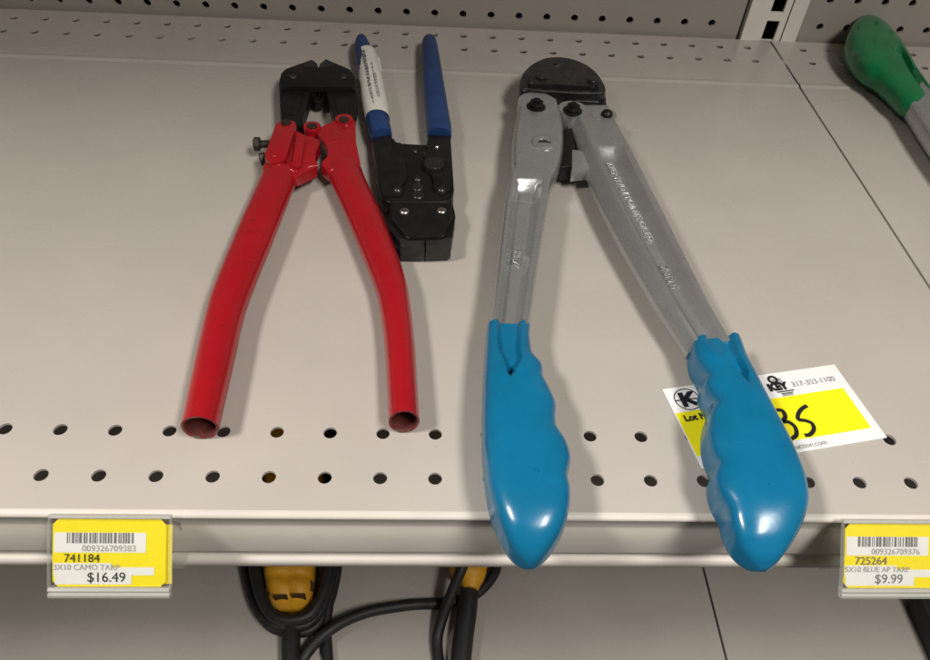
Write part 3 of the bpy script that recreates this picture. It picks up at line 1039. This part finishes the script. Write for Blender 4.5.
def price_tag(x0, label, digits, sku, desc, price, w=1.93, bars_seed=1, dull='ink'):
    yt, zt = -1.92, 0.07
    u = Vector((1, 0, 0))
    v = Vector((0, math.cos(AN), math.sin(AN)))          # up along the sloping face
    nn = u.cross(v)
    O = Vector((x0, yt, zt))
    t = thing('price_tag', label, 'price tag', (x0, yt, zt), 'price tags clipped to the shelf rail')
    L = 1.15

    def bow(q):      # the face of the holder is slightly hollow
        s = q / L
        return .015 * math.sin(math.pi * s)

    def P(a, b, h=0.0):
        return O + u * a - v * b + nn * (h + bow(b))

    def sheet(name, m, a0, a1, b0, b1, h, par, r=0.0):
        bm = bmesh.new()
        pts = rounded([(a0, b0), (a1, b0), (a1, b1), (a0, b1)], r, 5) if r else None
        n = 12
        rows_ = []
        for i in range(n + 1):
            b = b0 + (b1 - b0) * i / n
            ins = 0
            if r:
                db = min(b - b0, b1 - b)
                if db < r:
                    ins = r - math.sqrt(max(0, r * r - (r - db) ** 2))
            rows_.append((bm.verts.new(P(a0 + ins, b, h)), bm.verts.new(P(a1 - ins, b, h))))
        for p, q in zip(rows_, rows_[1:]):
            bm.faces.new((p[0], p[1], q[1], q[0]))
        return link(name, bm, m, par, smooth=60)

    # clear holder: back web, hook behind, thick foot
    bm = bmesh.new()
    n = 12
    prof = [P(0, -.06 + (L + .06) * i / n, .035) for i in range(n + 1)]
    back = [P(0, -.06 + (L + .06) * i / n, .028) for i in range(n + 1)]
    pf = prof + back[::-1]
    loft(bm, [[q + u * d for q in pf] for d in (-.02, w + .06)])
    link('clear_cover', bm, M['clear'], t, smooth=60)
    bm = bmesh.new()
    pf = [P(0, L - .02, -.06), P(0, L - .02, .06), P(0, L + .03, .09), P(0, L + .07, .05), P(0, L + .11, .09), P(0, L + .16, .06), P(0, L + .16, -.05)]
    loft(bm, [[q + u * d for q in pf] for d in (-.02, w + .06)])
    link('holder_foot', bm, M['frost'], t, smooth=30)
    for d0 in (-.035, w + .045):
        bm = bmesh.new()
        rows_ = [[P(d0, b, -.02), P(d0, b, .05), P(d0 + .03, b, .05), P(d0 + .03, b, -.02)] for b in [-.08 + (L + .08) * i / 8 for i in range(9)]]
        loft(bm, rows_)
        link('holder_edge', bm, M['frostthin'], t, smooth=30)
    bm = bmesh.new()
    pf = [P(0, -.10, -.05), P(0, -.10, .05), P(0, -.05, .06), P(0, -.04, -.05)]
    loft(bm, [[q + u * d for q in pf] for d in (-.02, w + .06)])
    link('holder_top', bm, M['frost'], t, smooth=30)
    # hook that grips the rail: a thin bent strip
    bm = bmesh.new()
    hk = [(yt, zt - .02), (-1.80, -.22), (-1.70, -.40), (-1.64, -.75), (-1.66, -1.15), (-1.78, -1.32), (-2.0, -1.30), (-2.25, -1.02), (-2.36, -.52)]
    hk = catmull(hk, 4)
    off = [(y - .0, z + .03) for y, z in hk]
    ring_ = hk + off[::-1]
    loft(bm, [[(x0 + d, y, z) for y, z in ring_] for d in (-.02, w + .06)])
    link('rail_hook', bm, M['frostthin'], t, smooth=60)
    # the printed card
    cardo = sheet('tag_card', M['tagyellow'], .03, w - .02, -.03, L - .02, .0, t, r=.09)
    sheet('spare_card', M['tagyellow'], .2, w + .075, .07, L - .06, -.03, t)
    W = M['paper']
    sheet('white_panel', W, .06, 1.58, .20, .54, .006, cardo)
    sheet('white_panel', W, .05, 1.00, .72, .79, .006, cardo)
    sheet('white_panel', W, .05, 1.72, .79, .93, .0065, cardo)
    sheet('white_panel', W, .07, 1.34, .93, 1.09, .007, cardo)
    bm = bmesh.new()
    rr = random.Random(bars_seed)
    a = .27
    while a < 1.40:
        bw = rr.choice((.012, .02, .03, .042))
        bm.faces.new([bm.verts.new(P(q, b, .012)) for q, b in ((a, .20), (a + bw, .20), (a + bw, .38), (a, .38))])
        a += bw + rr.choice((.014, .02, .03))
    link('barcode', bm, M['greyink'], cardo, smooth=0)
    text(digits, .15, P(.52, .515, .014), u, v, M['softink'], cardo, ext=.001)
    text(sku, .20, P(.22, .70, .014), u, v, M[dull], cardo, ext=.001)
    text(desc, .135, P(.045, .835, .016), u, v, M['softink'], cardo, ext=.001)
    text(price, .235, P(.60, 1.04, .016), u, v, M[dull], cardo, ext=.001)
    return t


price_tag(1.52, 'yellow and white price tag reading $16.49 on the rail below the red cutter', '009326709383', '741184', '3X10 CAMO TARP', '$16.49', bars_seed=4)
price_tag(15.30, 'yellow and white price tag reading $9.99 on the rail right of the blue grips', '009326709376', '725264', '5X10 BLUE AP TARP', '$9.99', w=2.3, bars_seed=9, dull='greyink')

# ------------------------------------------------------------------ things on the lower shelf
ZL = -17.78
co = thing('power_cord', 'coiled black cord wrapped round a broad yellow plug, under the shelf', 'power cord', at(290, 560, -18))
bm = bmesh.new()
for cx_, rx_, ry_, zz in ((291, 46, 121, -17.75), (292, 41, 115, -17.1), (290, 48, 125, -17.4), (292, 42, 117, -16.3), (291, 50, 129, -17.75)):
    pts = []
    for i in range(29):
        t = 2 * math.pi * i / 28
        wob = 1 + .02 * math.sin(3 * t + cx_ + ry_)
        drop = .9 * max(0, -math.sin(t))                 # loops sag behind the plug
        pts.append(at(cx_ + rx_ * wob * math.copysign(abs(math.cos(t)) ** .72, math.cos(t)), 505 + ry_ * wob * math.sin(t), max(-17.75, zz - drop)))
    tube(bm, pts, .215, n=12, caps=False, sub=3)
link('cord_coil', bm, M['cable'], co)
bm = bmesh.new()
ys = [(268, 420, 326, 420, -16.9, .8), (264, 480, 322, 480, -16.9, .85), (263, 540, 316, 540, -16.9, .9), (264, 572, 314, 572, -16.9, .9), (265, 580, 313, 580, -16.92, .82), (266, 588, 313, 588, -16.9, .88), (268, 595, 312, 595, -16.92, .84), (272, 603, 307, 603, -16.98, .74), (279, 608, 300, 608, -17.1, .5)]
pad(bm, ys, -16.6, sub=4, n=40, e=.6, ev=.6, carve=lambda s, u: .12 * (1 - smooth01((abs(u) / .07 - .3) / .7)) * smooth01((s - .3) / .1))
pl_ = link('yellow_plug', bm, M['yellow'], co)
bm = bmesh.new()
for x, y in ((280.5, 597), (298.5, 596)):
    a = at(x, y, -16.1)
    prism(bm, rounded([(a.x - .26, a.y - .03), (a.x + .26, a.y - .02), (a.x + .26, a.y + .06), (a.x - .26, a.y + .05)], .04, 3), -16.6, -16.0)
for x, y in ((271, 587), (308, 584)):
    a = at(x, y, -16.2)
    cyl(bm, a, .22, -16.6, -16.33, n=16)
link('plug_slots', bm, M['slot'], pl_)
bm = bmesh.new()
tube(bm, [at(291, 625, -17.5), at(291, 645, -17.5), at(292, 690, -17.5)], .36, sub=4)
tube(bm, [at(334, 560, ZL + .1), at(329, 600, ZL + .1), at(326, 630, ZL), at(330, 690, ZL)], .22, sub=6)
link('cord', bm, M['cable'], co)

c2 = thing('power_cord', 'black cord with a small yellow end and a loose loop, right of the coiled cord', 'power cord', at(470, 600, -18))
bm = bmesh.new()
tube(bm, [at(290, 690, ZL), at(305, 656, ZL + .2), at(330, 630, ZL + .5), (at(365, 613, ZL + .3)), at(410, 605, ZL), at(445, 603, ZL), at(472, 596, ZL), at(490, 580, ZL), at(497, 560, ZL), at(490, 530, ZL), at(474, 530, ZL + .9), at(465, 560, ZL + 1.6),
          at(452, 592, ZL + 1.0), at(441, 622, ZL + .3), at(437, 645, ZL), at(442, 680, ZL)], .22, sub=8)
link('cord', bm, M['cable'], c2)
bm = bmesh.new()
tube(bm, [at(470, 583, -17.3), at(467, 610, -17.4), at(463, 640, -17.5), at(458, 690, -17.6)], [.36, .40, .40, .38], sub=4)
link('thick_cord', bm, M['cable'], c2)
bm = bmesh.new()
pad(bm, [(446, 520, 492, 520, -17.1, .6), (448, 555, 488, 555, -17.1, .62), (452, 574, 486, 574, -17.1, .6), (460, 581, 481, 583, -17.2, .5), (463, 587, 478, 589, -17.25, .42)], -17, sub=4, n=28)
link('yellow_plug', bm, M['yellow'], c2)

bm = bmesh.new()
prism(bm, rounded(pp([(917, 588), (1000, 588), (1040, 690), (962, 690)], -16.8), .3), -17.98, -16.8, .15)  # plain dark slab for an unidentified dark area at the lower right
tag(link('dark_slab', bm, M['case']), 'dark flat case on the lower shelf below the right price tag', 'case')
